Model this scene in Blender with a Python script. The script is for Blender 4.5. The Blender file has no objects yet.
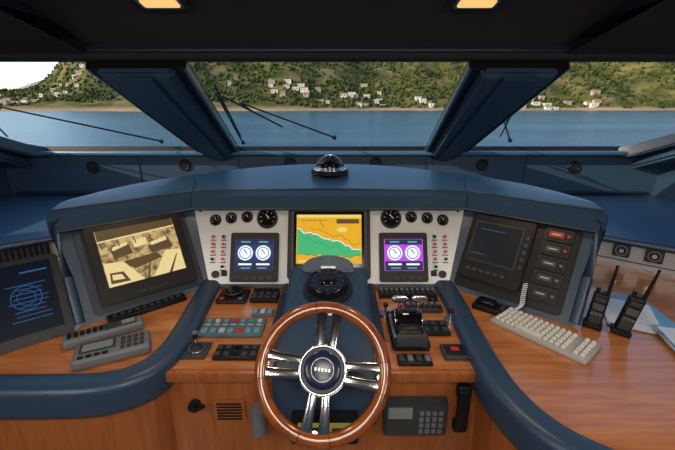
import bpy, bmesh, math, random
import numpy as np
from mathutils import Vector as V, Matrix, noise
from math import radians as rad, sin, cos, pi
random.seed(7); np.random.seed(3)
scene=bpy.context.scene
scene.view_settings.view_transform='Standard'
# ------------------------------------------------------------------ materials
def nodes(name):
    m=bpy.data.materials.new(name); m.use_nodes=True
    nt=m.node_tree; return m,nt,nt.nodes["Principled BSDF"]
def mat(name,col,rough=.5,metal=0,bump=0,bscale=200,emit=0,ecol=None,coat=0,var=0,spec=None):
    m,nt,b=nodes(name)
    b.inputs["Base Color"].default_value=(*col,1)
    b.inputs["Roughness"].default_value=rough
    b.inputs["Metallic"].default_value=metal
    if spec is not None: b.inputs["Specular IOR Level"].default_value=spec
    if coat: b.inputs["Coat Weight"].default_value=coat; b.inputs["Coat Roughness"].default_value=.15
    if emit:
        b.inputs["Emission Color"].default_value=(*(ecol or col),1)
        b.inputs["Emission Strength"].default_value=emit
    if bump or var:
        tc=nt.nodes.new("ShaderNodeTexCoord"); n=nt.nodes.new("ShaderNodeTexNoise")
        n.inputs["Scale"].default_value=bscale; n.inputs["Detail"].default_value=4
        nt.links.new(tc.outputs["Object"],n.inputs["Vector"])
        if bump:
            bp=nt.nodes.new("ShaderNodeBump"); bp.inputs["Strength"].default_value=bump; bp.inputs["Distance"].default_value=.002
            nt.links.new(n.outputs["Fac"],bp.inputs["Height"]); nt.links.new(bp.outputs["Normal"],b.inputs["Normal"])
        if var:
            n2=nt.nodes.new("ShaderNodeTexNoise"); n2.inputs["Scale"].default_value=5
            nt.links.new(tc.outputs["Object"],n2.inputs["Vector"])
            mx=nt.nodes.new("ShaderNodeMix"); mx.data_type='RGBA'
            mx.inputs[6].default_value=(*[c*(1-var) for c in col],1); mx.inputs[7].default_value=(*[c*(1+var) for c in col],1)
            nt.links.new(n2.outputs["Fac"],mx.inputs[0]); nt.links.new(mx.outputs[2],b.inputs["Base Color"])
    return m
def wood(name,c1,c2,rough=.35,scale=(1.2,14,14),coat=.3):
    m,nt,b=nodes(name)
    tc=nt.nodes.new("ShaderNodeTexCoord"); mp=nt.nodes.new("ShaderNodeMapping"); mp.inputs["Scale"].default_value=scale
    n=nt.nodes.new("ShaderNodeTexNoise"); n.inputs["Scale"].default_value=3; n.inputs["Detail"].default_value=8; n.inputs["Distortion"].default_value=.6
    r=nt.nodes.new("ShaderNodeValToRGB")
    r.color_ramp.elements[0].position=.3; r.color_ramp.elements[0].color=(*c1,1)
    r.color_ramp.elements[1].position=.7; r.color_ramp.elements[1].color=(*c2,1)
    L=nt.links.new
    L(tc.outputs["Object"],mp.inputs["Vector"]);L(mp.outputs[0],n.inputs["Vector"]);L(n.outputs["Fac"],r.inputs[0]);L(r.outputs[0],b.inputs["Base Color"])
    b.inputs["Roughness"].default_value=rough; b.inputs["Coat Weight"].default_value=coat; b.inputs["Coat Roughness"].default_value=.12
    return m
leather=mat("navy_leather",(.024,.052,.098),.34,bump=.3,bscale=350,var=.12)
leather_d=mat("dark_navy_leather",(.009,.018,.038),.45,bump=.3,bscale=350)
leather_l=mat("blue_leather_glare_tint",(.045,.115,.20),.28,bump=.20,bscale=300,var=.15)  # blue leather, colour raised to paint in the glare on the dash top
leather_p=mat("pillar_blue_leather",(.030,.064,.115),.40,bump=.3,bscale=350,var=.1)
ceil_m=mat("ceiling_fabric",(.010,.012,.016),.8,bump=.2,bscale=500)
ceil_c=mat("ceiling_panel_fabric",(.024,.023,.025),.8,bump=.2,bscale=500)
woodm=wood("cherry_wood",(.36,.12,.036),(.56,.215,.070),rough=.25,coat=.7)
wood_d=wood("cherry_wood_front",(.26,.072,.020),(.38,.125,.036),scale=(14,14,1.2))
wood_w=wood("varnished_wheel_wood",(.17,.040,.009),(.30,.082,.018),rough=.2,scale=(6,6,6),coat=.6)
wood_f=wood("floor_teak",(.12,.06,.03),(.2,.1,.05))
silver=mat("brushed_silver",(.45,.455,.47),.36,.35,bump=.1,bscale=80)
silver_l=mat("pale_silver_trim",(.62,.63,.66),.35,.3)
chrome=mat("chrome",(.66,.66,.69),.17,1)
steel=mat("satin_steel",(.42,.43,.46),.28,1)
black=mat("black_plastic",(.008,.008,.010),.42,spec=.3)
black_g=mat("gloss_black",(.005,.005,.007),.14,spec=.4)
rubber=mat("black_rubber",(.01,.01,.011),.7)
grey=mat("grey_plastic",(.14,.15,.17),.45)
grey_d=mat("dark_grey_plastic",(.038,.043,.049),.45,spec=.3)
beige=mat("keyboard_white",(.64,.63,.58),.5)
beige_d=mat("keyboard_tray",(.38,.37,.34),.5)
white=mat("white_paper",(.70,.75,.84),.7)
cyanp=mat("pale_blue_paper",(.13,.40,.66),.6)
red=mat("red_button",(.42,.02,.015),.35,emit=.15)
green=mat("green_button",(.03,.30,.08),.35,emit=.1)
yellow=mat("yellow_button",(.6,.4,.03),.4,emit=.1)
bluegrey=mat("switch_panel_blue_grey",(.07,.14,.19),.4)
bluegrey_l=mat("switch_blue_grey_light",(.16,.29,.36),.4)
lcd=mat("lcd_green_grey",(.20,.24,.23),.3)
lcd_d=mat("lcd_dark",(.07,.085,.085),.25)
screen_off=mat("dark_screen",(.002,.003,.006),.35,emit=.05,ecol=(.03,.08,.2),spec=.06)
def em(n,c,s=1.): return mat(n,(.01,.01,.01),.4,emit=s,ecol=c,spec=.15)
e_or=em("screen_amber",(.80,.40,.015),1.0); e_gr=em("screen_green",(.05,.46,.17),1.0); e_pl=em("screen_pale",(.85,.66,.14),1.0)
e_wh=em("screen_white",(.80,.88,1.0),1.1); e_bl=em("screen_blue",(.02,.035,.14),1.0); e_pu=em("screen_purple",(.52,.07,.80),1.0); e_nv=em("screen_navy",(.015,.02,.06),1.0)
e_cy=em("screen_cyan",(.12,.5,.6),.8); e_dk=em("screen_dim_line",(.02,.11,.32),.8); e_gd=em("screen_dark_green",(.02,.25,.10),1.0)
e_sep=em("screen_sepia_dark",(.10,.06,.025),1.0); e_sl=em("screen_sepia_light",(.82,.64,.30),1.0)
e_lamp=em("downlight_warm",(1,.47,.16),1.3)
e_fill=em("fill_panel_glow",(1,.93,.82),1.2)  # glowing face of the added fill panels
def sepia():
    m,nt,b=nodes("cctv_picture"); L=nt.links.new
    tc=nt.nodes.new("ShaderNodeTexCoord"); n=nt.nodes.new("ShaderNodeTexNoise"); n.inputs["Scale"].default_value=34; n.inputs["Detail"].default_value=6
    r=nt.nodes.new("ShaderNodeValToRGB"); r.color_ramp.elements[0].position=.36; r.color_ramp.elements[0].color=(.14,.085,.03,1)
    r.color_ramp.elements[1].position=.60; r.color_ramp.elements[1].color=(.66,.47,.20,1)
    L(tc.outputs["Object"],n.inputs["Vector"]);L(n.outputs["Fac"],r.inputs[0]);L(r.outputs[0],b.inputs["Emission Color"])
    b.inputs["Emission Strength"].default_value=.9; b.inputs["Base Color"].default_value=(.01,.01,.01,1); b.inputs["Roughness"].default_value=.3
    return m
e_cctv=sepia()
glass=bpy.data.materials.new("window_glass"); glass.use_nodes=True
nt=glass.node_tree; nt.nodes.clear()
o=nt.nodes.new("ShaderNodeOutputMaterial"); mx=nt.nodes.new("ShaderNodeMixShader"); tr=nt.nodes.new("ShaderNodeBsdfTransparent"); gl=nt.nodes.new("ShaderNodeBsdfGlossy")
gl.inputs["Roughness"].default_value=.02; mx.inputs[0].default_value=.03; tr.inputs[0].default_value=(.95,.97,.98,1)
nt.links.new(tr.outputs[0],mx.inputs[1]);nt.links.new(gl.outputs[0],mx.inputs[2]);nt.links.new(mx.outputs[0],o.inputs[0])

# ------------------------------------------------------------------ builder
I=Matrix.Identity(4)
def frame(o,u,v):
    u=V(u).normalized(); v=V(v); v=(v-u*v.dot(u)).normalized(); n=u.cross(v)
    M=Matrix((u,v,n)).transposed().to_4x4(); M.translation=V(o); return M
def place(x,y,z,rz=0): return Matrix.Translation((x,y,z))@Matrix.Rotation(rad(rz),4,'Z')
class B:
    def __init__(s,name,M=I): s.name=name; s.M=M; s.bm=bmesh.new(); s.mats=[]
    def mi(s,m):
        if m not in s.mats: s.mats.append(m)
        return s.mats.index(m)
    def merge(s,t,m,X=I,recalc=False):
        if recalc: bmesh.ops.recalc_face_normals(t,faces=t.faces)
        i=s.mi(m)
        for f in t.faces: f.material_index=i
        me=bpy.data.meshes.new("t"); t.transform(X); t.to_mesh(me); t.free(); s.bm.from_mesh(me); bpy.data.meshes.remove(me)
    def X(s,c,rot): 
        return Matrix.Translation(c)@(Matrix.Rotation(rad(rot[2]),4,'Z')@Matrix.Rotation(rad(rot[1]),4,'Y')@Matrix.Rotation(rad(rot[0]),4,'X'))
    def box(s,c,d,m,rot=(0,0,0),bev=0,seg=2,taper=None):
        t=bmesh.new(); bmesh.ops.create_cube(t,size=1)
        for v in t.verts:
            k=1
            if taper and v.co.z>0: k=taper
            v.co=V((v.co.x*d[0]*k,v.co.y*d[1]*k,v.co.z*d[2]))
        if bev: bmesh.ops.bevel(t,geom=t.edges[:],offset=bev,segments=seg,affect='EDGES',profile=.5)
        s.merge(t,m,s.X(c,rot)); return s
    def cyl(s,c,r,h,m,rot=(0,0,0),seg=24,r2=None,bev=0):
        t=bmesh.new(); bmesh.ops.create_cone(t,cap_ends=True,segments=seg,radius1=r,radius2=r if r2 is None else r2,depth=h)
        if bev:
            ed=[e for e in t.edges if abs(e.verts[0].co.z-e.verts[1].co.z)<1e-6]
            bmesh.ops.bevel(t,geom=ed,offset=bev,segments=2,affect='EDGES')
        s.merge(t,m,s.X(c,rot)); return s
    def sph(s,c,r,m,sc=(1,1,1),rot=(0,0,0),seg=24):
        t=bmesh.new(); bmesh.ops.create_uvsphere(t,u_segments=seg,v_segments=seg//2,radius=r)
        for v in t.verts: v.co=V((v.co.x*sc[0],v.co.y*sc[1],v.co.z*sc[2]))
        s.merge(t,m,s.X(c,rot)); return s
    def torus(s,c,R,r,m,rot=(0,0,0),seg=64,rs=12,a0=0,a1=2*pi,flat=1):
        full=abs(a1-a0-2*pi)<1e-5; t=bmesh.new(); rings=[]
        for i in range(seg if full else seg+1):
            a=a0+(a1-a0)*i/seg
            rings.append([t.verts.new(((R+r*cos(b))*cos(a),(R+r*cos(b))*sin(a),r*flat*sin(b))) for b in [2*pi*j/rs for j in range(rs)]])
        n=len(rings)
        for i in range(n if full else n-1):
            A=rings[i];Bn=rings[(i+1)%n]
            for j in range(rs): t.faces.new((A[j],Bn[j],Bn[(j+1)%rs],A[(j+1)%rs]))
        s.merge(t,m,s.X(c,rot),True); return s
    def prism(s,pts,z0,z1,m,bev=0,X=I,seg=2):
        t=bmesh.new(); a=[t.verts.new((p[0],p[1],z0)) for p in pts]; b=[t.verts.new((p[0],p[1],z1)) for p in pts]; n=len(pts)
        t.faces.new(a[::-1]); t.faces.new(b)
        for i in range(n): t.faces.new((a[i],a[(i+1)%n],b[(i+1)%n],b[i]))
        bmesh.ops.recalc_face_normals(t,faces=t.faces)
        if bev: bmesh.ops.bevel(t,geom=t.edges[:],offset=bev,segments=seg,affect='EDGES')
        s.merge(t,m,X,True); return s
    def tube(s,path,r,m,rs=8,prof=None,cap=True,r_end=None,scale=None):
        t=bmesh.new(); rings=[]; P=[V(p) for p in path]; n=len(P)
        for i,p in enumerate(P):
            d=(P[min(i+1,n-1)]-P[max(i-1,0)]).normalized()
            up=V((0,0,1)) if abs(d.z)<.9 or prof else V((0,1,0))
            sd=d.cross(up).normalized(); u2=sd.cross(d)
            if prof: u2=V((0,0,1)); k_=scale[i] if scale else 1; pr=[(a*k_,b_) for a,b_ in prof]
            else:
                rr=r+( (r_end-r)*i/(n-1) if r_end is not None else 0)
                pr=[(rr*cos(2*pi*j/rs),rr*sin(2*pi*j/rs)) for j in range(rs)]
            rings.append([t.verts.new(p+sd*a+u2*b) for a,b in pr])
        k=len(rings[0])
        for i in range(n-1):
            for j in range(k): t.faces.new((rings[i][j],rings[i+1][j],rings[i+1][(j+1)%k],rings[i][(j+1)%k]))
        if cap: t.faces.new(rings[0][::-1]); t.faces.new(rings[-1])
        s.merge(t,m,I,True); return s
    def grid(s,rows,m,closed=False):
        t=bmesh.new(); R=[[t.verts.new(p) for p in r] for r in rows]; k=len(R[0])
        for i in range(len(R)-1):
            for j in range(k if closed else k-1): t.faces.new((R[i][j],R[i+1][j],R[i+1][(j+1)%k],R[i][(j+1)%k]))
        s.merge(t,m,I,True); return s
    def done(s,ang=35,parent=None):
        me=bpy.data.meshes.new(s.name); s.bm.to_mesh(me); s.bm.free()
        for m in s.mats: me.materials.append(m)
        me.polygons.foreach_set("use_smooth",[True]*len(me.polygons)); me.set_sharp_from_angle(angle=rad(ang))
        ob=bpy.data.objects.new(s.name,me); scene.collection.objects.link(ob); ob.matrix_world=s.M
        return ob
def catmull(P,n=8):
    P=[V(p) for p in P]; Q=[P[0]*2-P[1]]+P+[P[-1]*2-P[-2]]; out=[]
    for i in range(1,len(Q)-2):
        a,b,c,d=Q[i-1:i+3]
        for k in range(n):
            t=k/n; out.append(.5*((2*b)+(c-a)*t+(2*a-5*b+4*c-d)*t*t+(3*b-a-3*c+d)*t**3))
    out.append(P[-1]); return out
def rrect(w,h,r,n=4,cx=0,cy=0):
    pts=[]
    for cxx,cyy,a in ((w/2-r,h/2-r,0),(-w/2+r,h/2-r,90),(-w/2+r,-h/2+r,180),(w/2-r,-h/2+r,270)):
        for k in range(n+1):
            t=rad(a+90*k/n); pts.append((cx+cxx+r*cos(t),cy+cyy+r*sin(t)))
    return pts

# ------------------------------------------------------------------ camera
cd=bpy.data.cameras.new("camera"); cam=bpy.data.objects.new("camera",cd); scene.collection.objects.link(cam)
cd.lens=20; cd.sensor_width=36; cam.location=(.045,0,1.75); cam.rotation_euler=(rad(90-17.7),0,0); cd.clip_end=20000; cd.clip_start=.02
scene.camera=cam

# ------------------------------------------------------------------ room shell
DZ=.83
b=B("floor"); b.box((0,.9,-.03),(5.7,4.9,.06),wood_f); b.done()
b=B("wall_back"); b.box((0,-1.53,1.06),(5.7,.06,2.12),leather_l); b.done()
for s,nm in((-1,"wall_left"),(1,"wall_right")):
    b=B(nm); b.box((s*2.83,.9,.7),(.06,4.9,1.42),leather); b.box((s*2.83,.1,1.76),(.06,3.2,.72),leather); b.done()
b=B("wall_front")
b.box((0,3.25,.70),(5.7,.08,1.36),leather_p)
b.box((0,3.18,1.372),(5.7,.14,.035),leather_l,bev=.012)
b.box((0,3.20,1.02),(5.5,.03,.03),leather_d,bev=.01)
for x in(-1.65,-.8,.8,1.65): b.box((x,3.208,1.19),(.008,.006,.34),leather_d)
b.done()
MW=frame((0,3.2,1.39),(1,0,0),(0,-1.3,.54))
vl=math.hypot(1.3,.54); vt=vl+.028
b=B("windshield_frame",MW)
b.prism([(-2.8,-.05),(2.8,-.05),(2.8,.02),(-2.8,.02)],-.03,.045,black,bev=.008)
b.prism([(-2.8,vt-.0),(2.8,vt-.0),(2.8,vt+.12),(-2.8,vt+.12)],-.03,.0,leather_d,bev=.004)
for s in(-1,1):
    P=[(s*1.11,0),(s*.78,0),(s*.655,vt),(s*1.11,vt)]
    b.prism(P,-.02,.03,black)
    b.prism([(s*1.06,-.06),(s*.83,-.06),(s*.71,vt),(s*1.07,vt)],.0,.07,leather_p,bev=.02,seg=3)
    b.prism([(s*1.0,-.04),(s*.885,-.04),(s*.80,vt),(s*.98,vt)],.06,.085,leather,bev=.012)
    b.prism([(s*.79,0),(s*.775,0),(s*.65,vt),(s*.665,vt)],.0,.035,steel)
    b.prism([(s*1.115,0),(s*1.105,0),(s*1.105,vt),(s*1.115,vt)],.0,.035,steel)
    b.prism([(s*2.45,0),(s*2.8,0),(s*2.8,vt),(s*2.66,vt),(s*2.55,.5),(s*2.47,.12),(s*2.38,.02)],-.02,.07,leather_d,bev=.012)
    b.prism([(s*2.55,-.1),(s*2.8,-.1),(s*2.8,vt),(s*2.74,vt)],.06,.14,leather,bev=.02)
b.done()
for i,(a,c,d,e) in enumerate(((-2.45,-1.11,-1.11,-2.65),(-.78,.78,.655,-.655),(1.11,2.45,2.65,1.11))):
    b=B("window_%d"%(i+1),MW); b.prism([(a,0),(c,0),(d,vt),(e,vt)],-.008,-.002,glass); b.done()
b=B("ceiling")
b.box((0,.2,2.20),(5.7,3.5,.06),ceil_m)
def strip(prof,x0,x1,m,th=.03):
    rows=[]
    for x in(x0,x1):
        rows.append([(x,p[0],p[1]) for p in prof]+[(x,p[0],p[1]+th) for p in prof[::-1]])
    b.grid(rows,m,closed=True)
strip([(-1.5,2.13),(1.35,2.12),(1.66,2.05),(1.78,2.00)],-1.05,1.05,ceil_c)
for s in(-1,1): strip([(-1.5,2.07),(1.3,2.06),(1.84,1.955)],s*1.05,s*2.8,ceil_m,.06)
b.box((0,1.85,1.992),(5.6,.12,.10),ceil_m,bev=.015)
b.box((0,1.785,1.985),(2.16,.02,.03),leather_d,bev=.006)
for s in(-1,1): b.box((s*1.06,.2,2.085),(.03,2.9,.05),leather_d,bev=.008)
b.box((-.06,.2,2.118),(.008,2.6,.006),black)
b.box((0,1.93,2.10),(5.6,.04,.26),ceil_m)
b.done()
for x in(-.56,.52):
    Md=frame((x,1.450,2.093),(1,0,0),(0,-.31,.07))
    b=B("ceiling_downlight",Md); b.prism(rrect(.19,.11,.012),-.0,.010,ceil_m); b.prism(rrect(.15,.075,.01),.008,.013,steel); b.prism(rrect(.125,.05,.01),.012,.015,e_lamp); b.done()
    l=bpy.data.lights.new("downlight_bulb","SPOT"); l.energy=14; l.color=(1,.72,.45); l.spot_size=rad(120); l.spot_blend=.8; l.shadow_soft_size=.05
    lo=bpy.data.objects.new("downlight_bulb",l); scene.collection.objects.link(lo); lo.location=(x,1.42,2.04)
for x in(-1.6,0,1.6):  # added fill lights behind the camera, shaped like ceiling fixtures
    for y in(-.9,-.1):
        b=B("added_fill_panel",place(x,y,2.055 if x else 2.115)); b.box((0,0,0),(.64,.44,.03),silver_l,bev=.005); b.box((0,0,-.014),(.58,.38,.008),e_fill); b.done()
        l=bpy.data.lights.new("added_fill_lamp","AREA"); l.shape='RECTANGLE'; l.size=.56; l.size_y=.36; l.energy=15; l.color=(1,.91,.80)
        lo=bpy.data.objects.new("added_fill_lamp",l); scene.collection.objects.link(lo); lo.location=(x,y,2.02 if x else 2.08); lo.rotation_euler=(rad(25),0,0)
for x,z in((-2.05,1.245),(-1.26,1.265),(-.36,1.28),(.37,1.28),(1.28,1.265),(2.07,1.245)):
    b=B("air_vent",frame((x,3.21,z),(1,0,0),(0,0,1)))
    b.torus((0,0,.006),.042,.009,black,seg=32); b.cyl((0,0,.003),.04,.006,black)
    for k in range(-2,3): b.box((0,k*.014,.009),(.07 if abs(k)<2 else .05,.004,.006),grey_d)
    b.done()

# ------------------------------------------------------------------ dash shelf
edge=[(1.20,2.35),(1.45,2.27),(1.67,2.13),(1.86,1.98),(2.2,1.75),(2.8,1.5)]
b=B("dashboard_shelf")
for s in(-1,1):
    E=[V((s*p[0],p[1],0)) for p in edge]; E=catmull(E,4)
    P=[(p.x,p.y) for p in E]+[(s*2.8,3.21),(s*.0,3.21),(0,2.35)]
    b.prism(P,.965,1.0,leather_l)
    b.tube([(p.x,p.y,.985) for p in E],.02,leather,rs=10)
    d=.03
    rows=[[(p.x,p.y+d,.99) for p in E],[(p.x,p.y+d-.01,.83) for p in E]]
    b.grid(rows,silver)
    rows=[[(p.x,p.y+d-.006,.868) for p in E],[(p.x,p.y+d-.012,.86) for p in E]]
    b.grid(rows,grey_d)
b.done()
def fasc(s,x):
    E=[V((s*p[0],p[1],0)) for p in edge]
    for i in range(len(E)-1):
        if min(E[i].x,E[i+1].x)<=x<=max(E[i].x,E[i+1].x):
            t=(x-E[i].x)/(E[i+1].x-E[i].x); p=E[i].lerp(E[i+1],t); d=(E[i+1]-E[i])*s; return p,d
for s,x in((-1,-1.80),(1,2.06)):
    p,d=fasc(s,x); b=B("louver_vent",frame((p.x,p.y+.012,.925),d,(0,0,1)))
    w=.26 if s<0 else .14
    b.prism(rrect(w,.085,.01),0,.01,black)
    n=9 if s<0 else 5
    for k in range(n): 
        b.box(((k-(n-1)/2)*w/(n+.6),0,.012),(w/n*.45,.066,.006),grey_d)
    b.done()
for x in(1.74,1.86):
    p,d=fasc(1,x); b=B("power_socket",frame((p.x,p.y+.012,.93),d,(0,0,1)))
    b.prism(rrect(.085,.085,.01),0,.008,grey_d); b.cyl((0,0,.012),.03,.02,black); b.torus((0,0,.02),.028,.005,grey,seg=24); b.cyl((0,0,.024),.012,.01,steel); b.done()

# ------------------------------------------------------------------ helm desk
rimL=[(-.63,1.83),(-.615,1.60),(-.60,1.40),(-.60,1.24),(-.64,1.12),(-.75,1.055),(-.95,1.04),(-1.3,1.04),(-2.0,1.04),(-2.78,1.04)]
rimR=[(.61,1.83),(.61,1.60),(.60,1.40),(.595,1.15),(.605,1.0),(.65,.87),(.74,.77),(.90,.69),(1.3,.62),(2.0,.6),(2.78,.6)]
b=B("helm_desk")
RL=catmull([(x,y,0) for x,y in rimL],6); RR=catmull([(x,y,0) for x,y in rimR],6)
def back(s): return [(s*2.78,1.56),(s*2.2,1.79),(s*1.86,2.02),(s*1.67,2.17),(s*1.45,2.31),(s*1.2,2.38)]
b.prism([(p.x,p.y) for p in RL]+back(-1)+[(-.63,2.38)],DZ-.035,DZ,woodm)
b.prism([(p.x,p.y) for p in RR]+back(1)+[(.61,2.38)],DZ-.035,DZ,woodm)
b.prism([(-.63,1.145),(.60,1.145),(.61,2.3),(-.63,2.3)],DZ-.035,DZ-.001,woodm)
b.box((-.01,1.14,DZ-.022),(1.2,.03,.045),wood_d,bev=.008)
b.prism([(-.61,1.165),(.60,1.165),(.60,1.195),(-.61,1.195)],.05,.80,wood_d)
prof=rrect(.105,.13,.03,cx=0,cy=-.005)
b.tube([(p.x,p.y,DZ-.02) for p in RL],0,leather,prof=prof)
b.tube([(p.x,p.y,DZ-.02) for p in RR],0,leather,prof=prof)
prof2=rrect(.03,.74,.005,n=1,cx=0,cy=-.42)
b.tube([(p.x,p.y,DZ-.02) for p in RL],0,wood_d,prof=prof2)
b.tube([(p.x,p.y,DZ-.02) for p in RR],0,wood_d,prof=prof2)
b.done()

# ------------------------------------------------------------------ instrument console housing
KX=.64; AX=math.atan2(.653,.757); ca,sa=cos(AX),sin(AX); T2=rad(30)
def podM(s):
    bk=V((s*sa,ca,0)); return frame((s*KX,1.79,DZ),(ca,-s*sa,0),bk*sin(T2)+V((0,0,cos(T2))))
MC=frame((0,1.79,DZ),(1,0,0),(0,sin(rad(27)),cos(rad(27))))
ML=podM(-1); MR=podM(1)
PW=.57
def st(s,f):
    bx,by=s*(KX+PW*ca*f),1.79-PW*sa*f
    tc=V((s*.753,1.989,1.22)); to=V((s*(KX+PW*ca),1.79-PW*sa,0))+V((s*sa,ca,0))*.225; to.z=1.22
    tp=tc.lerp(to,f)
    fo=V((-s*sa,-ca,0))*.05
    fc=V((-s*.02,-.05,0)); off=fc.lerp(fo,min(1,f*2))
    fb=tp+off; ft=fb+V((0,0,.068))
    ft2=ft+V((-off.x,-off.y,0)).normalized()*.04+V((0,0,.022))
    bt=V((s*.80,2.18,1.362)).lerp(V((s*1.225,1.72,1.325)),f)+V((s*.05,.05,0))*sin(pi*f)
    bb=V((bt.x,bt.y+.02,.83))
    return [(bx,by,DZ),tuple(tp),tuple(fb),tuple(ft),tuple(ft2),tuple(ft2.lerp(bt,.5)+V((0,0,.008))),tuple(bt),tuple(bb)]
def ctr(x):
    k=x/.753; e=1-k*k
    return [(k*KX,1.79,DZ),(x,1.989,1.22),(x*.975,1.939,1.22),(x*.975,1.939,1.288+.008*e),(x*.98,1.979,1.310+.010*e),(x*1.0,2.08+.13*e,1.340+.018*e),(x*1.06,2.18+.27*e,1.362+.025*e),(x*1.06,2.20+.27*e,.83)]
rows=[st(-1,f) for f in(1,.75,.5,.25)]+[ctr(x) for x in np.linspace(-.753,.753,13)]+[st(1,f) for f in(.25,.5,.75,1)]
b=B("instrument_console")
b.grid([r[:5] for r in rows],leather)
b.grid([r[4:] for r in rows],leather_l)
for r in(rows[0],rows[-1]):
    t=bmesh.new(); t.faces.new([t.verts.new(p) for p in r]); b.merge(t,leather)
b.tube([V(r[4])+V((0,0,.001)) for r in rows],.005,leather_d,rs=6)
b.tube([V(r[2])+V((0,0,.0)) for r in rows],.006,leather_d,rs=6)
for i in(4,16):
    r=rows[i]; b.tube([V(r[2]),V(r[3]),V(r[4]),V(r[5]),V(r[6])],.0035,leather_d,rs=6)
for r in(rows[0],rows[-1]):
    b.tube([V(r[0])+V((0,0,.02)),V(r[1])*.5+V(r[0])*.5,V(r[1]),V(r[3])],.022,leather,rs=10)
b.done(40)
b=B("instrument_panel",MC)
def silv(v,m=.012): return KX+.113*v/.4378-m
hw0,hw1=silv(.02),silv(.425)
b.prism([(-hw0,.02),(hw0,.02),(hw1,.428),(-hw1,.428)],.001,.010,silver,bev=.003)
b.prism([(-hw0+.02,.0),(hw0-.02,.0),(hw0-.02,.018),(-hw0+.02,.018)],.001,.02,leather_d,bev=.004)
def gauge(b,x,y,r,z=.01):
    b.torus((x,y,z+.004),r,r*.14,black,seg=32); b.cyl((x,y,z+.002),r*.98,.006,black_g)
    for k in range(7):
        a=rad(-30+40*k); b.box((x+r*.70*cos(a),y+r*.70*sin(a),z+.007),(r*.16,r*.05,.002),silver_l,rot=(0,0,math.degrees(a)))
    b.box((x+r*.02,y+r*.2,z+.009),(r*.6,r*.07,.002),silver_l,rot=(0,0,130)); b.cyl((x,y,z+.009),r*.12,.006,black)
for x,y,r in((-.615,.362,.028),(-.531,.373,.028),(-.445,.379,.028),(-.335,.372,.050),(.335,.372,.050),(.445,.379,.028),(.531,.373,.028),(.615,.362,.028)):
    gauge(b,x,y,r)
for s in(-1,1):
    for ci,cx in enumerate((.565,.62)):
        for k in range(5):
            y=.27-k*.04
            if ci and k>3: continue
            b.cyl((s*cx,y,.014),.012,.012,steel,seg=16); b.cyl((s*cx,y,.020),.009,.010,red if (k+ci)%4 else black,seg=16)
            b.box((s*cx,y-.018,.011),(.03,.006,.002),grey_d)
    b.cyl((s*.60,.07,.016),.02,.014,black,seg=20); b.box((s*.555,.075,.014),(.03,.03,.01),black,bev=.003)
for x in(-.70,.70): b.cyl((x,.41,.012),.006,.004,chrome,seg=10)
for x in(-.62,.62): b.cyl((x,.03,.012),.006,.004,chrome,seg=10)
b.done()
b=B("chart_plotter",MC)
b.prism(rrect(.44,.385,.02,cx=0,cy=.232),.008,.035,black,bev=.004)
b.prism(rrect(.40,.32,.010,cx=0,cy=.250),.033,.036,grey_d)
b.prism(rrect(.375,.30,.008,cx=0,cy=.255),.034,.038,black_g)
b.prism(rrect(.345,.262,.002,cx=0,cy=.255),.036,.0395,e_or)
# coastline: jagged green bay with pale outline
def coast(y0,drop,amp,sd):
    return [(-.168+.336*i/28, y0-drop*(i/28)**1.3+amp*noise.noise(V((i*.45,sd,0)))) for i in range(29)]
top=coast(.300,.105,.022,1.3); bot=coast(.172,.012,.016,7.7)
b.prism(top+bot[::-1],.039,.0402,e_gr)
b.tube([(p[0],p[1],.0405) for p in top],.0022,e_wh,rs=5); b.tube([(p[0],p[1],.0405) for p in bot],.0018,e_gd,rs=5)
b.tube([(p[0],p[1]-.035-.01*sin(i),.0405) for i,p in enumerate(top)][3:24],.0012,e_gd,rs=5)
b.tube([(p[0],p[1]+.03+.006*sin(i*.7),.0405) for i,p in enumerate(top)][6:29],.0010,e_sep,rs=5)
isl=[(.07+.028*cos(a)*(1+.3*noise.noise(V((a,4,0)))),.305+.014*sin(a)) for a in [2*pi*i/14 for i in range(14)]]
b.prism(isl,.039,.0403,e_pl)
b.box((0,.378,.040),(.345,.016,.001),e_pl); b.box((.10,.35,.040),(.12,.024,.001),e_sep); b.box((-.13,.138,.0404),(.06,.010,.001),e_pl)
b.box((-.04,.335,.0405),(.003,.04,.001),e_sep,rot=(0,0,30))
for i in range(7): b.box((-.14+i*.02,.355,.0402),(.012,.004,.001),e_sep)
b.sph((.0,.058,.038),.02,steel,sc=(1.6,.35,.25))
for k in range(-4,5): 
    if k: b.box((k*.035+(.02 if k>0 else -.02),.06,.036),(.02,.012,.006),grey_d,bev=.002)
b.done()
for s,e2 in((-1,e_bl),(1,e_pu)):
    b=B("engine_display",MC); cx=s*.395
    b.prism(rrect(.255,.262,.01,cx=cx,cy=.160),.008,.03,black,bev=.003)
    b.prism(rrect(.205,.168,.004,cx=cx,cy=.172),.029,.032,e2)
    b.prism(rrect(.197,.028,.003,cx=cx,cy=.240),.031,.0335,e_nv)
    b.prism(rrect(.197,.048,.003,cx=cx,cy=.114),.031,.0335,e_nv)
    for q in(-.047,.047):
        b.cyl((cx+q,.182,.033),.040,.002,e_wh,seg=32); b.torus((cx+q,.182,.034),.030,.0018,e_nv,seg=24,rs=6); b.box((cx+q,.190,.0345),(.004,.03,.001),e_nv,rot=(0,0,40))
        b.box((cx+q,.122,.034),(.07,.010,.001),e_wh); b.box((cx+q*.9,.102,.034),(.05,.006,.001),e_cy); b.box((cx+q,.240,.034),(.05,.007,.001),e_cy)
    for k in range(5): b.box((cx-.08+k*.04,.05,.031),(.024,.018,.008),grey_d,bev=.003)
    b.done()
b=B("cctv_monitor",ML); PX=-.262
b.prism(rrect(.50,.42,.02,cx=PX,cy=.235),.001,.012,leather_d,bev=.004)
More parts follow.
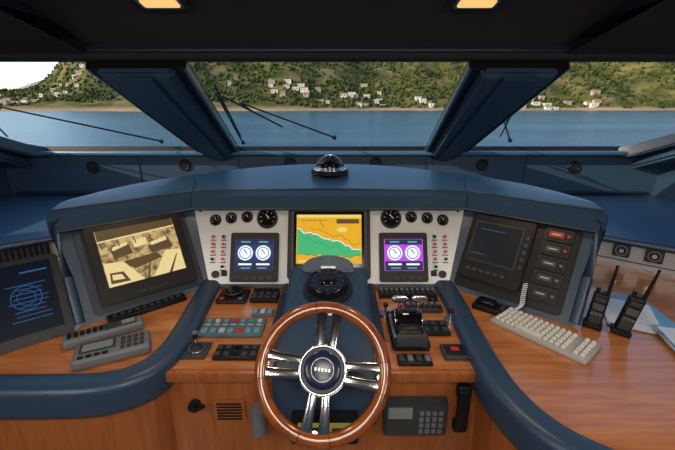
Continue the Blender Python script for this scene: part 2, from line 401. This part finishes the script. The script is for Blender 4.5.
b.prism(rrect(.43,.375,.012,cx=PX,cy=.24),.01,.045,black,bev=.005)
b.prism(rrect(.345,.268,.003,cx=PX,cy=.262),.044,.047,e_cctv)
cz=[0.047]
def qd(pts,m): cz[0]+=.0001; b.prism([(PX+p[0],.262+p[1]) for p in pts],.0465,cz[0]+.0006,m)
qd([(-.17,.134),(.17,.134),(.17,.10),(-.17,.085)],e_sep)
qd([(-.17,-.134),(-.02,-.134),(-.09,-.03),(-.17,-.02)],e_sl)
qd([(-.09,-.03),(.06,-.02),(.08,-.05),(-.05,-.075)],e_sep)
qd([(.02,-.134),(.17,-.134),(.17,-.03),(.10,-.02)],e_sl)
qd([(.03,.02),(.13,.04),(.14,-.01),(.04,-.02)],e_sep); qd([(.045,.035),(.12,.05),(.12,.03),(.045,.018)],e_sl)
qd([(-.13,.03),(-.05,.05),(-.04,.0),(-.12,-.01)],e_sep); qd([(-.12,.045),(-.055,.06),(-.055,.045),(-.12,.028)],e_sl)
qd([(-.03,.06),(.03,.065),(.03,.03),(-.03,.025)],e_sl)
for k in range(5): qd([(-.165+k*.07,.08),(-.160+k*.07,.08),(-.155+k*.07,.045),(-.160+k*.07,.045)],e_sep)
qd([(-.17,.083),(.17,.098),(.17,.092),(-.17,.077)],e_sl)
qd([(-.16,-.12),(-.08,-.125),(-.10,-.075),(-.155,-.07)],e_sep); qd([(-.15,-.105),(-.10,-.11),(-.11,-.085),(-.148,-.08)],e_sl)
qd([(-.01,-.134),(.0,-.134),(.03,-.04),(.025,-.04)],e_sep); qd([(.09,-.134),(.105,-.134),(.15,-.05),(.145,-.05)],e_sep)
for k in range(6): b.box((PX-.06+k*.024,.078,.046),(.012,.008,.004),grey_d)
b.done()
b=B("radar_display",MR); 
b.prism(rrect(.50,.42,.02,cx=.262,cy=.235),.001,.012,black,bev=.004)
b.prism(rrect(.30,.34,.012,cx=.175,cy=.245),.01,.04,black,bev=.005)
b.prism(rrect(.235,.21,.006,cx=.165,cy=.275),.037,.0405,grey_d)
b.prism(rrect(.222,.197,.004,cx=.165,cy=.275),.039,.042,mat("radar_screen",(.02,.026,.034),.2,spec=.5))
b.box((.14,.34,.0425),(.12,.003,.001),e_dk); b.box((.10,.21,.0425),(.07,.003,.001),e_dk)
for k in range(6): b.box((.07+k*.034,.125,.042),(.024,.016,.008),grey_d,bev=.003)
for k in range(5): b.box((.305,.19+k*.036,.042),(.018,.022,.008),grey_d,bev=.003)
b.done()
b=B("alarm_panel",MR)
redd=mat("alarm_label_red",(.25,.015,.012),.4,emit=.1,ecol=(.9,.1,.05))
for k,y in enumerate((.385,.315,.245,.175,.10)):
    b.prism(rrect(.115,.06,.006,cx=.425,cy=y),.011,.026,grey_d,bev=.002)
    b.prism(rrect(.105,.052,.004,cx=.425,cy=y),.025,.027,black)
    b.prism(rrect(.06,.026,.003,cx=.415,cy=y),.026,.029,[redd,lcd_d,lcd_d,lcd_d,grey_d][k])
    b.box((.415,y,.0295),(.035,.004,.001),silver_l)
    b.cyl((.465,y,.028),.007,.008,red if k<2 else grey,seg=12)
b.done()
b=B("monitor_keypad",place(-.845,1.565,DZ,math.degrees(AX)))
b.box((0,0,.012),(.34,.055,.024),black,bev=.005)
for k in range(10): b.box((-.14+k*.031,0,.026),(.02,.025,.006),grey_d,bev=.002)
b.done()

# ------------------------------------------------------------------ dome on hood
b=B("dome_compass",place(.0,2.22,1.366))
b.cyl((0,0,.012),.112,.024,black,bev=.005,seg=40); b.torus((0,0,.026),.092,.007,chrome,seg=40); 
b.sph((0,0,.028),.085,black_g,sc=(1,1,.95),seg=32); b.torus((0,0,.036),.084,.004,chrome,seg=40); b.box((0,-.02,.108),(.05,.02,.010),chrome,bev=.004)
b.done()

# ------------------------------------------------------------------ binnacle
b=B("helm_binnacle")
side=[(1.785,.831),(1.785,.93),(1.74,.975),(1.66,.965),(1.52,.915),(1.36,.895),(1.20,.87),(1.11,.84),(1.095,.80),(1.095,.60),(1.155,.60),(1.155,.831)]
XS=Matrix(((0,0,1,0),(1,0,0,0),(0,1,0,0),(0,0,0,1)))
b.prism(side,-.19,.19,leather,X=XS,bev=.014,seg=3)
b.prism([(1.77,.832),(1.77,.87),(1.3,.86),(1.22,.832)],-.235,.235,leather_d,X=XS,bev=.008)
arc=[(-.125,0)]+[(.125*cos(rad(a))*-1,.035+.055*sin(rad(a))) for a in range(0,181,12)]+[(.125,0)]
b.prism(arc,-.03,.03,leather,X=frame((0,1.70,.955),(1,0,0),(0,.35,.94)),bev=.01)
b.box((0,1.668,1.003),(.07,.003,.012),silver_l,rot=(-20,0,0))
b.done()
Mg=frame((0,1.575,.948),(1,0,0),(0,.975,.22))
b=B("magnetic_compass",Mg)
b.cyl((0,0,-.01),.115,.03,leather_d,bev=.008,seg=40)
b.cyl((0,0,.016),.098,.03,black,bev=.006,seg=40); b.torus((0,0,.032),.086,.007,black_g,seg=40); b.cyl((0,0,.033),.079,.004,black_g,seg=40)
b.torus((0,0,.036),.058,.0012,grey_d,seg=40,rs=6)
for k in range(12):
    a=rad(30*k); b.box((.070*cos(a),.070*sin(a),.036),(.007,.002,.002),grey,rot=(0,0,30*k))
b.sph((0,0,.03),.042,black_g,sc=(1,1,.45)); b.done()

# ------------------------------------------------------------------ steering wheel
MWh=frame((-.003,1.03,.92),(1,0,0),(0,sin(rad(40)),cos(rad(40))))@Matrix.Rotation(rad(-7),4,'Z')
b=B("steering_wheel",MWh)
b.torus((0,0,0),.203,.0225,wood_w,seg=96,rs=16)
def ellp(w,h,n=16): return [(w/2*abs(cos(2*pi*j/n))**.6*(1 if cos(2*pi*j/n)>0 else -1),h/2*sin(2*pi*j/n)) for j in range(n)]
for a in(0,90,180,270):
    c=Matrix.Rotation(rad(a),4,'Z')
    for q in(-1,1):
        path=[c@V((r,q*(.019+.010*(r-.055)/.14),.022-.12*(r-.055)*(r-.055)/.14)) for r in(.055,.08,.105,.13,.155,.18,.196)]
        b.tube(path,0,chrome,prof=ellp(.031,.012),scale=[.95,.95,.96,1,1.06,1.15,1.25])
    bb=c@V((.187,0,.007)); b.cyl(tuple(bb),.010,.008,chrome,bev=.002,seg=16)
    for q in(-14,14):
        bb=rad(a+q); b.torus((.203*cos(bb),.203*sin(bb),0),.0228,.0012,black,rot=(90,0,a+q),seg=24,rs=6)
b.cyl((0,0,.012),.080,.03,steel,bev=.01,seg=48); b.torus((0,0,.030),.074,.0045,chrome,seg=48)
b.cyl((0,0,.03),.070,.012,leather_d,bev=.004,seg=40); b.sph((0,0,.033),.062,mat("hub_badge_navy",(.010,.018,.05),.25),sc=(1,1,.2))
b.torus((0,0,.042),.036,.0012,silver_l,seg=32,rs=6)
for k in range(5): b.box((-.022+k*.011,.0,.0455),(.006,.010,.002),silver_l)
b.cyl((0,0,-.07),.035,.14,black,seg=24); b.cyl((0,0,-.045),.055,.08,leather_d,seg=32,r2=.042)
b.done()

# ------------------------------------------------------------------ centre desk controls
def keypad(name,x,y,w,d,h,base,rows,cols,ms,rz=0,z=DZ,bev=.005,seedc=0):
    b=B(name,place(x,y,z,rz)); b.box((0,0,h/2),(w,d,h),base,bev=bev)
    for i in range(cols):
        for j in range(rows):
            m=ms[(i*3+j*5+seedc)%len(ms)]
            b.box((-w/2+w*(i+.5)/cols,-d/2+d*(j+.5)/rows,h+.002),(w/cols*.62,d/rows*.55,.008),m,bev=.002)
    return b.done()
b=B("rotary_control_panel",place(-.475,1.68,DZ)); b.box((0,0,.01),(.15,.13,.02),black,bev=.01)
b.cyl((0,.01,.03),.04,.03,black_g,bev=.004); b.torus((0,.01,.035),.042,.004,grey_d,seg=32); b.box((-.045,-.045,.022),(.02,.015,.006),red); b.box((.045,-.045,.022),(.02,.015,.006),grey); b.done()
keypad("autopilot_keypad",-.315,1.68,.135,.11,.025,black,3,4,[grey_d,black_g,grey_d])
b=B("light_switch_panel",place(-.405,1.405,DZ)); b.box((0,0,.008),(.27,.13,.016),bluegrey,bev=.005)
for i in range(7):
    b.cyl((-.11+i*.0367,.035,.018),.011,.01,[bluegrey_l,silver_l,bluegrey_l,red,bluegrey_l,green,silver_l][i],seg=16)
    b.box((-.11+i*.0367,.010,.0165),(.022,.006,.002),silver_l); b.box((-.11+i*.0367,-.035,.018),(.024,.030,.008),[bluegrey_l,bluegrey_l,silver_l,bluegrey_l,red,bluegrey_l,bluegrey_l][i],bev=.002)
b.done()
keypad("light_switch_panel",-.30,1.53,.10,.06,.012,bluegrey,1,3,[bluegrey_l,silver_l])
keypad("window_wiper_panel",-.345,1.235,.17,.085,.016,black,2,5,[grey_d,black_g,grey_d,grey_d,grey_d])
b=B("joystick_control",place(-.505,1.25,DZ)); b.box((0,0,.005),(.09,.10,.010),grey_d,bev=.003); b.cyl((0,0,.014),.034,.012,steel,bev=.003); b.cyl((0,0,.026),.026,.02,rubber,r2=.012); b.cyl((0,0,.045),.005,.05,steel,seg=12); b.cyl((0,0,.072),.010,.024,black,bev=.004,seg=16)
b.cyl((0,0,.086),.011,.006,grey,seg=16); b.done()
keypad("radar_keyboard",.40,1.71,.29,.075,.022,black,2,11,[grey_d,grey_d,grey])
keypad("radar_keyboard",.45,1.585,.17,.10,.022,grey_d,3,6,[black,black_g,grey])
keypad("thruster_switch_panel",.46,1.40,.12,.10,.018,black,2,3,[grey_d,silver_l,grey_d])
b=B("alarm_switch_panel",place(.50,1.235,DZ)); b.box((0,0,.009),(.10,.085,.018),grey_d,bev=.005); b.box((0,0,.018),(.08,.065,.004),black,bev=.001); b.box((0,.005,.021),(.03,.022,.003),red); b.done()
keypad("trim_tab_panel",.335,1.19,.13,.06,.014,black,1,4,[grey_d,grey])
b=B("engine_throttle",place(.335,1.37,DZ))
b.box((0,0,.02),(.15,.25,.04),black,bev=.012); b.box((0,-.0,.055),(.12,.20,.05),black,bev=.02,seg=3,taper=.85)
b.cyl((0,0,.065),.05,.105,black_g,rot=(0,90,0),seg=32,bev=.006)
b.box((0,-.118,.05),(.12,.012,.05),grey_d,rot=(-15,0,0),bev=.003)
for s in(-1,1):
    b.torus((s*.054,0,.065),.044,.003,chrome,rot=(0,90,0),seg=32)
    b.box((s*.036,-.012,.125),(.013,.018,.10),chrome,rot=(12,0,0),bev=.004)
    b.cyl((s*.040,-.024,.178),.014,.058,chrome,rot=(0,90,0),bev=.005,seg=20)
    b.box((s*.06,0,.042),(.012,.18,.006),steel,bev=.002)
for k in range(4): b.box((-.045+k*.03,-.112,.062),(.018,.012,.012),[red,grey,grey,green][k],bev=.002)
b.box((0,.105,.042),(.10,.02,.008),lcd_d); b.done()
for x,y in((.265,1.52),(.55,1.47)):
    b=B("thruster_lever",place(x,y,DZ)); b.cyl((0,0,.006),.03,.012,steel,bev=.002); b.cyl((0,0,.03),.005,.04,steel,seg=12); b.sph((0,0,.052),.012,black_g); b.done()

# ------------------------------------------------------------------ left wing objects
O=V((-1.065,1.38,DZ+.006)); u=V((.77,.64,0)).normalized(); bk=V((-u.y,u.x,0))
MD=frame(tuple(O),u,bk*.50+V((0,0,.86)))
b=B("navigation_monitor",MD)
b.prism(rrect(.47,.355,.02,cx=-.235,cy=.1775),-.035,.0,black,bev=.006)
b.prism(rrect(.41,.29,.004,cx=-.235,cy=.1875),-.001,.003,screen_off)
for i in range(9): b.box((-.125+.01*(i%2),.10+i*.018,.0035),(.13-.015*(i%4),.0025,.001),e_dk)
b.torus((-.13,.19,.0036),.05,.0015,e_dk,seg=24,rs=4); b.torus((-.13,.19,.0036),.03,.0012,e_dk,seg=24,rs=4); b.box((-.28,.2,.0036),(.003,.16,.001),e_dk); b.box((-.33,.25,.0036),(.1,.003,.001),e_dk); b.box((-.09,.295,.0036),(.09,.006,.001),e_dk)
for i in range(5): b.box((-.34+i*.012,.12+i*.01,.0036),(.04,.002,.001),e_dk,rot=(0,0,40))
b.box((-.235,.1,-.07),(.06,.02,.10),black,rot=(-35,0,0),bev=.004)
b.done()
b=B("vhf_radio_handset",place(-.925,1.355,DZ,33))
b.box((0,0,.02),(.29,.075,.04),grey,bev=.012,seg=3); b.box((.06,0,.041),(.12,.05,.004),grey_d,bev=.001)
for k in range(6): b.box((-.12+k*.022,.0,.042),(.014,.035,.008),black,bev=.002)
b.box((.09,0,.044),(.05,.03,.002),lcd); b.done()
b=B("marine_vhf_radio",place(-.82,1.235,DZ,26))
b.box((0,0,.022),(.26,.125,.044),grey,bev=.014,seg=3); b.box((-.05,.012,.045),(.12,.065,.004),grey_d,bev=.001); b.box((-.05,.012,.0475),(.10,.045,.002),lcd)
for k in range(4):
    for j in range(3): b.box((.035+k*.022,-.035+j*.03,.046),(.015,.018,.008),grey_d,bev=.002)
for k in range(4): b.box((-.10+k*.026,-.045,.046),(.018,.012,.008),black,bev=.002)
b.done()

# ------------------------------------------------------------------ right wing objects
b=B("computer_keyboard",place(.905,1.36,DZ,-50.6))
b.box((0,0,.010),(.38,.165,.020),beige_d,bev=.006); b.box((0,0,.018),(.37,.155,.010),beige_d,bev=.004)
for j in range(5):
    for i in range(16):
        if j==0 and 4<=i<=8: continue
        if i==13: continue
        b.box((-.167+i*.0223,-.058+j*.029,.028),(.0185,.0235,.012),beige,bev=.003,seg=1,taper=.82)
b.box((-.034,-.058,.028),(.108,.024,.012),beige,bev=.003); b.done()
b=B("telephone_cradle",place(.765,1.565,DZ,-38)); b.box((0,0,.014),(.15,.085,.028),black,bev=.008); b.box((-.02,0,.038),(.085,.05,.022),black_g,bev=.009,seg=3); b.box((.055,0,.031),(.02,.05,.006),grey_d); b.done()
pts=[]
path=catmull([(.925,1.585,.955),(.905,1.555,.915),(.89,1.53,.875),(.855,1.53,.850),(.82,1.535,.850)],26)
b=B("coiled_phone_cord")
for i,p in enumerate(path): 
    a=i*1.35; pts.append(p+V((cos(a)*.009,sin(a)*.009,cos(a+.8)*.004)))
b.tube(catmull(pts,4),.0022,white,rs=6); b.done(60)
for (x,y,lean,rz,h) in((1.15,1.42,6,-35,.155),(1.235,1.37,16,-30,.17)):
    b=B("walkie_talkie",place(x,y,DZ+.004,rz)@Matrix.Rotation(rad(lean*.6),4,'Y'))
    b.box((0,0,.012),(.072,.055,.024),black,bev=.006)
    b.box((0,0,h/2+.01),(.058,.036,h),black,bev=.010,seg=3); b.box((0,-.019,h*.68),(.040,.006,.030),lcd_d,bev=.001)
    b.box((0,-.019,h*.35),(.042,.006,.06),grey_d,bev=.002)
    for k in range(3): b.box((-.015+k*.015,-.023,h*.48),(.010,.004,.008),grey)
    b.box((0,-.019,h*.9),(.038,.006,.02),grey_d,bev=.001)
    b.cyl((-.016,0,h+.02),.009,.02,black,seg=16); b.cyl((.005,0,h+.016),.007,.012,grey_d,seg=12)
    b.cyl((.020,0,h+.075),.008,.14,black,seg=14,r2=.005); b.done()
b=B("paper_sheets",place(1.40,1.53,DZ+.001,-20)); b.box((0,0,.001),(.21,.30,.002),white); b.box((.03,.03,.0035),(.21,.29,.002),cyanp,rot=(0,0,14)); b.box((-.01,-.02,.0060),(.20,.28,.002),white,rot=(0,0,-7))
for k in range(9): b.box((-.01,.08-k*.022,.0075),(.14,.002,.0006),grey,rot=(0,0,-7))
b.done()
b=B("spiral_notebook",place(1.45,1.27,DZ+.009,-15)); b.box((0,0,.006),(.17,.24,.012),white,bev=.002); b.box((0,0,.0135),(.168,.238,.002),cyanp); b.box((.0,.02,.0150),(.15,.17,.001),white)
for k in range(12): b.torus((-.085,-.1+k*.018,.009),.008,.0012,steel,rot=(90,0,0),seg=14,rs=5)
b.done()

# ------------------------------------------------------------------ lower front
YF=1.163
def front(name,x,z): return B(name,frame((x,YF,z),(1,0,0),(0,0,1)))
b=front("cabinet_handle",-.50,.66); b.cyl((0,0,.012),.022,.024,black,seg=20); b.tube([(0,0,.02),(.02,.01,.04),(.05,.03,.045)],.007,black); b.done()
b=front("speaker_grille",-.37,.63); b.prism(rrect(.12,.10,.01),0,.008,wood_d)
for k in range(6): b.box((0,-.035+k*.014,.010),(.095,.005,.004),black)
b.done()
b=front("intercom_speaker",-.255,.63); b.cyl((0,-.02,.03),.030,.13,grey,rot=(90,0,0),bev=.008); b.box((0,-.02,.012),(.05,.10,.024),beige_d,bev=.004); b.done()
b=B("depth_display",frame((-.0,1.05,.655),(1,0,0),(0,.25,.97)))
b.prism(rrect(.24,.10,.012),-.04,.015,black,bev=.004); b.prism(rrect(.19,.06,.004),.014,.018,em("lcd_yellow",(.28,.25,.05),.6)); b.box((-.03,0,.0185),(.05,.03,.001),grey_d); b.box((.05,0,.0185),(.05,.025,.001),grey_d); b.done()
b=front("telephone_base",.34,.62); b.prism(rrect(.24,.16,.012),0,.04,grey_d,bev=.006); b.prism(rrect(.225,.145,.010),.039,.042,grey_d); b.prism(rrect(.09,.05,.004,cx=-.06,cy=.035),.040,.045,lcd)
for i in range(4):
    for j in range(4): b.box((.02+i*.024,-.05+j*.028,.044),(.017,.018,.008),grey,bev=.002)
b.done()
b=front("telephone_handset",.515,.66); b.box((0,0,.035),(.045,.19,.025),black,bev=.010,seg=3); b.box((0,.08,.022),(.055,.055,.035),black,bev=.012,seg=3); b.box((0,-.08,.022),(.055,.055,.035),black,bev=.012,seg=3); b.done()

# ------------------------------------------------------------------ wipers
def wip(x,y,out=.05):
    z=1.39+(3.2-y)*.4154; return V((x,y+.384*out,z+.923*out))
for piv,tip,bl in(((-1.40,3.12),(-2.09,2.47),((-2.5,2.95),(-2.2,2.45))),((-.74,3.15),(-.66,2.28),((-.70,2.95),(-.62,2.15))),((.02,3.03),(-.56,2.40),((-.35,2.75),(-.62,2.28))),((1.45,3.10),(1.12,2.55),((1.30,2.95),(1.14,2.40)))):
    b=B("windshield_wiper"); a=wip(*piv); c=wip(*tip); b.tube([a,a.lerp(c,.5),c],.007,black,r_end=.005); b.sph(tuple(a),.018,black)
    e=wip(*bl[0],.03); f=wip(*bl[1],.03)
    b.tube([e,(e+f)/2,f],.006,rubber); b.tube([c,(e+f)/2],.005,black); b.done()

# ------------------------------------------------------------------ outside
SEA=-5
m,nt,bs=nodes("sea_water"); L=nt.links.new
bs.inputs["Roughness"].default_value=.25
tc=nt.nodes.new("ShaderNodeTexCoord"); mp=nt.nodes.new("ShaderNodeMapping"); mp.inputs["Scale"].default_value=(.08,.35,1)
n=nt.nodes.new("ShaderNodeTexNoise"); n.inputs["Scale"].default_value=1; n.inputs["Detail"].default_value=6
bp=nt.nodes.new("ShaderNodeBump"); bp.inputs["Strength"].default_value=.8; bp.inputs["Distance"].default_value=.8
L(tc.outputs["Object"],mp.inputs[0]);L(mp.outputs[0],n.inputs["Vector"]);L(n.outputs["Fac"],bp.inputs["Height"]);L(bp.outputs[0],bs.inputs["Normal"])
mp2=nt.nodes.new("ShaderNodeMapping"); mp2.inputs["Scale"].default_value=(.008,.04,1); n2=nt.nodes.new("ShaderNodeTexNoise"); n2.inputs["Detail"].default_value=6; n2.inputs["Scale"].default_value=1
cr=nt.nodes.new("ShaderNodeValToRGB"); cr.color_ramp.elements[0].position=.38; cr.color_ramp.elements[0].color=(.006,.06,.125,1); cr.color_ramp.elements[1].position=.62; cr.color_ramp.elements[1].color=(.03,.14,.22,1)
L(tc.outputs["Object"],mp2.inputs[0]);L(mp2.outputs[0],n2.inputs["Vector"]);L(n2.outputs["Fac"],cr.inputs[0]);L(cr.outputs[0],bs.inputs["Base Color"])
sea_m=m
t=bmesh.new(); q=[t.verts.new(p) for p in((-9000,-3000,SEA),(9000,-3000,SEA),(9000,9000,SEA),(-9000,9000,SEA))]; t.faces.new(q)
b=B("sea"); b.merge(t,sea_m); b.done()
def fbm(x,y,s,o=4): return noise.fractal(V((x/s,y/s,3.1)),1.0,2.0,o)
def sst(a,b_,x):
    t=max(0,min(1,(x-a)/(b_-a))); return t*t*(3-2*t)
def height(x,y):
    sh=520+50*sin(x/170.)+40*fbm(x,0,150)
    if y<sh: return SEA-3
    d=y-sh; az=x/y
    amp=.22+.86*sst(-.80,-.52,az)
    h=amp*(150*sst(0,420,d)+.05*d)
    h*=1+.30*fbm(x,y,220)
    h+=6*fbm(x,y,50)*min(1,d/60)
    return SEA+.8+min(d*.08,3)+max(0,h)
NX,NY=220,110
xs=np.linspace(-1400,1500,NX); ys=np.linspace(420,1300,NY)
vs=[(float(x),float(y),height(x,y)) for y in ys for x in xs]
fs=[(j*NX+i,j*NX+i+1,(j+1)*NX+i+1,(j+1)*NX+i) for j in range(NY-1) for i in range(NX-1)]
def hillmat():
    m,nt,b=nodes("hillside"); L=nt.links.new
    g=nt.nodes.new("ShaderNodeNewGeometry"); sp=nt.nodes.new("ShaderNodeSeparateXYZ"); L(g.outputs["Position"],sp.inputs[0])
    n=nt.nodes.new("ShaderNodeTexNoise"); n.inputs["Scale"].default_value=.03; n.inputs["Detail"].default_value=8; n.inputs["Roughness"].default_value=.7; L(g.outputs["Position"],n.inputs["Vector"])
    r=nt.nodes.new("ShaderNodeValToRGB"); r.color_ramp.elements[0].position=.38; r.color_ramp.elements[0].color=(.04,.052,.015,1)
    r.color_ramp.elements[1].position=.62; r.color_ramp.elements[1].color=(.20,.155,.07,1)
    e=r.color_ramp.elements.new(.5); e.color=(.10,.10,.03,1); L(n.outputs["Fac"],r.inputs[0])
    mr=nt.nodes.new("ShaderNodeMapRange"); mr.inputs[1].default_value=SEA+2; mr.inputs[2].default_value=SEA+6; L(sp.outputs["Z"],mr.inputs[0])
    mx=nt.nodes.new("ShaderNodeMix"); mx.data_type='RGBA'; mx.inputs[6].default_value=(.36,.24,.14,1); L(mr.outputs[0],mx.inputs[0]); L(r.outputs[0],mx.inputs[7])
    L(mx.outputs[2],b.inputs["Base Color"]); b.inputs["Roughness"].default_value=.95; b.inputs["Specular IOR Level"].default_value=.1
    return m
me=bpy.data.meshes.new("hillside"); me.from_pydata(vs,[],fs); me.materials.append(hillmat()); me.polygons.foreach_set("use_smooth",[True]*len(me.polygons))
ob=bpy.data.objects.new("hillside",me); scene.collection.objects.link(ob)
vs=[];NX2,NY2=60,14
for j in range(NY2):
    for i in range(NX2):
        x=-4200+i*75; y=3000+j*90; k=sin(pi*j/(NY2-1)); e=math.exp(-((x+2050)/800)**2)
        vs.append((x,y,SEA+k*e*(330+90*fbm(x,y,400))))
fs=[(j*NX2+i,j*NX2+i+1,(j+1)*NX2+i+1,(j+1)*NX2+i) for j in range(NY2-1) for i in range(NX2-1)]
me=bpy.data.meshes.new("distant_mountain"); me.from_pydata(vs,[],fs); me.materials.append(mat("mountain_painted_haze",(.24,.29,.34),.95)); me.polygons.foreach_set("use_smooth",[True]*len(me.polygons))  # distance haze painted into the flat pale colour
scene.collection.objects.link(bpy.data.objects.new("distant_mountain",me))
t=bmesh.new(); bmesh.ops.create_icosphere(t,subdivisions=1,radius=1); bv=np.array([v.co[:] for v in t.verts]); bf=np.array([[v.index for v in f.verts] for f in t.faces]); t.free()
VV=[];FF=[];MI=[];c=0;tries=0
while c<16000 and tries<99000:
    tries+=1
    y=random.uniform(530,1050); x=random.uniform(-.98,.98)*y
    z=height(x,y)
    if z<SEA+3: continue
    if fbm(x,y,60,3)+random.uniform(-.5,.5)<-.14: continue
    r=random.uniform(1.3,3.2)
    j=1+.25*(np.random.rand(12,1)-.5)
    VV.append(bv*j*np.array([r,r,r*random.uniform(.8,1.3)])+np.array([x,y,z+r*.4])); FF.append(bf+12*c); MI+= [random.randrange(3)]*20; c+=1
VV=np.concatenate(VV);FF=np.concatenate(FF)
me=bpy.data.meshes.new("forest"); me.from_pydata(VV.tolist(),[],FF.tolist())
for col in((.030,.046,.012),(.055,.070,.018),(.10,.10,.028)): me.materials.append(mat("tree_foliage",col,.95,spec=.1))
me.polygons.foreach_set("material_index",MI)
scene.collection.objects.link(bpy.data.objects.new("forest_trees",me))
b=B("hillside_village"); wv=mat("villa_white",(.72,.68,.60),.8); wv2=mat("villa_beige",(.45,.38,.29),.8); rf=mat("terracotta_roof",(.34,.17,.10),.8); wd=mat("villa_window",(.05,.06,.08),.4)
def house(x,y,w,d,h):
    z=height(x,y)
    if z<SEA+1: return
    wm=random.choice((wv,wv,wv2)); b.box((x,y,z+h/2-1),(w,d,h+2),wm)
    for k in range(int(w//4)): b.box((x-w/2+2+k*4,y-d/2-.05,z+h*.5),(1.4,.2,1.6),wd)
    if random.random()<.4:
        X=Matrix.Translation((x,y,z+h))@Matrix.Rotation(rad(90),4,'Z')@Matrix.Rotation(rad(90),4,'X')
        b.prism([(-d/2-.5,0),(d/2+.5,0),(0,1.8)],-w/2-.5,w/2+.5,rf,X=X)
    else: b.box((x,y,z+h+.15),(w+.6,d+.6,.3),wv)
for lo,hi,cnt,ym in((-.17,.13,24,605),(-.97,-.60,50,700),(.42,.70,18,615),(-.5,-.15,4,600),(.2,.4,5,600),(.03,.12,5,690)):
    for _ in range(cnt):
        az=random.uniform(lo,hi); y=random.uniform(560,ym); house(az*y,y,random.uniform(5,12),random.uniform(5,8),random.uniform(3,5.5))
b.done()
# ------------------------------------------------------------------ light
w=bpy.data.worlds.new("sky"); scene.world=w; w.use_nodes=True; nt=w.node_tree; bg=nt.nodes["Background"]
sk=nt.nodes.new("ShaderNodeTexSky"); sk.sky_type='NISHITA'; sk.sun_disc=False; sk.sun_elevation=rad(28); sk.sun_rotation=rad(-100); sk.air_density=1.0; sk.dust_density=1.2
nt.links.new(sk.outputs[0],bg.inputs[0]); bg.inputs[1].default_value=.27
l=bpy.data.lights.new("sun","SUN"); l.energy=5.0; l.color=(1,.80,.52); l.angle=rad(.6)
lo=bpy.data.objects.new("sun",l); scene.collection.objects.link(lo); lo.rotation_euler=V((.85,.42,-.42)).to_track_quat('-Z','Y').to_euler()
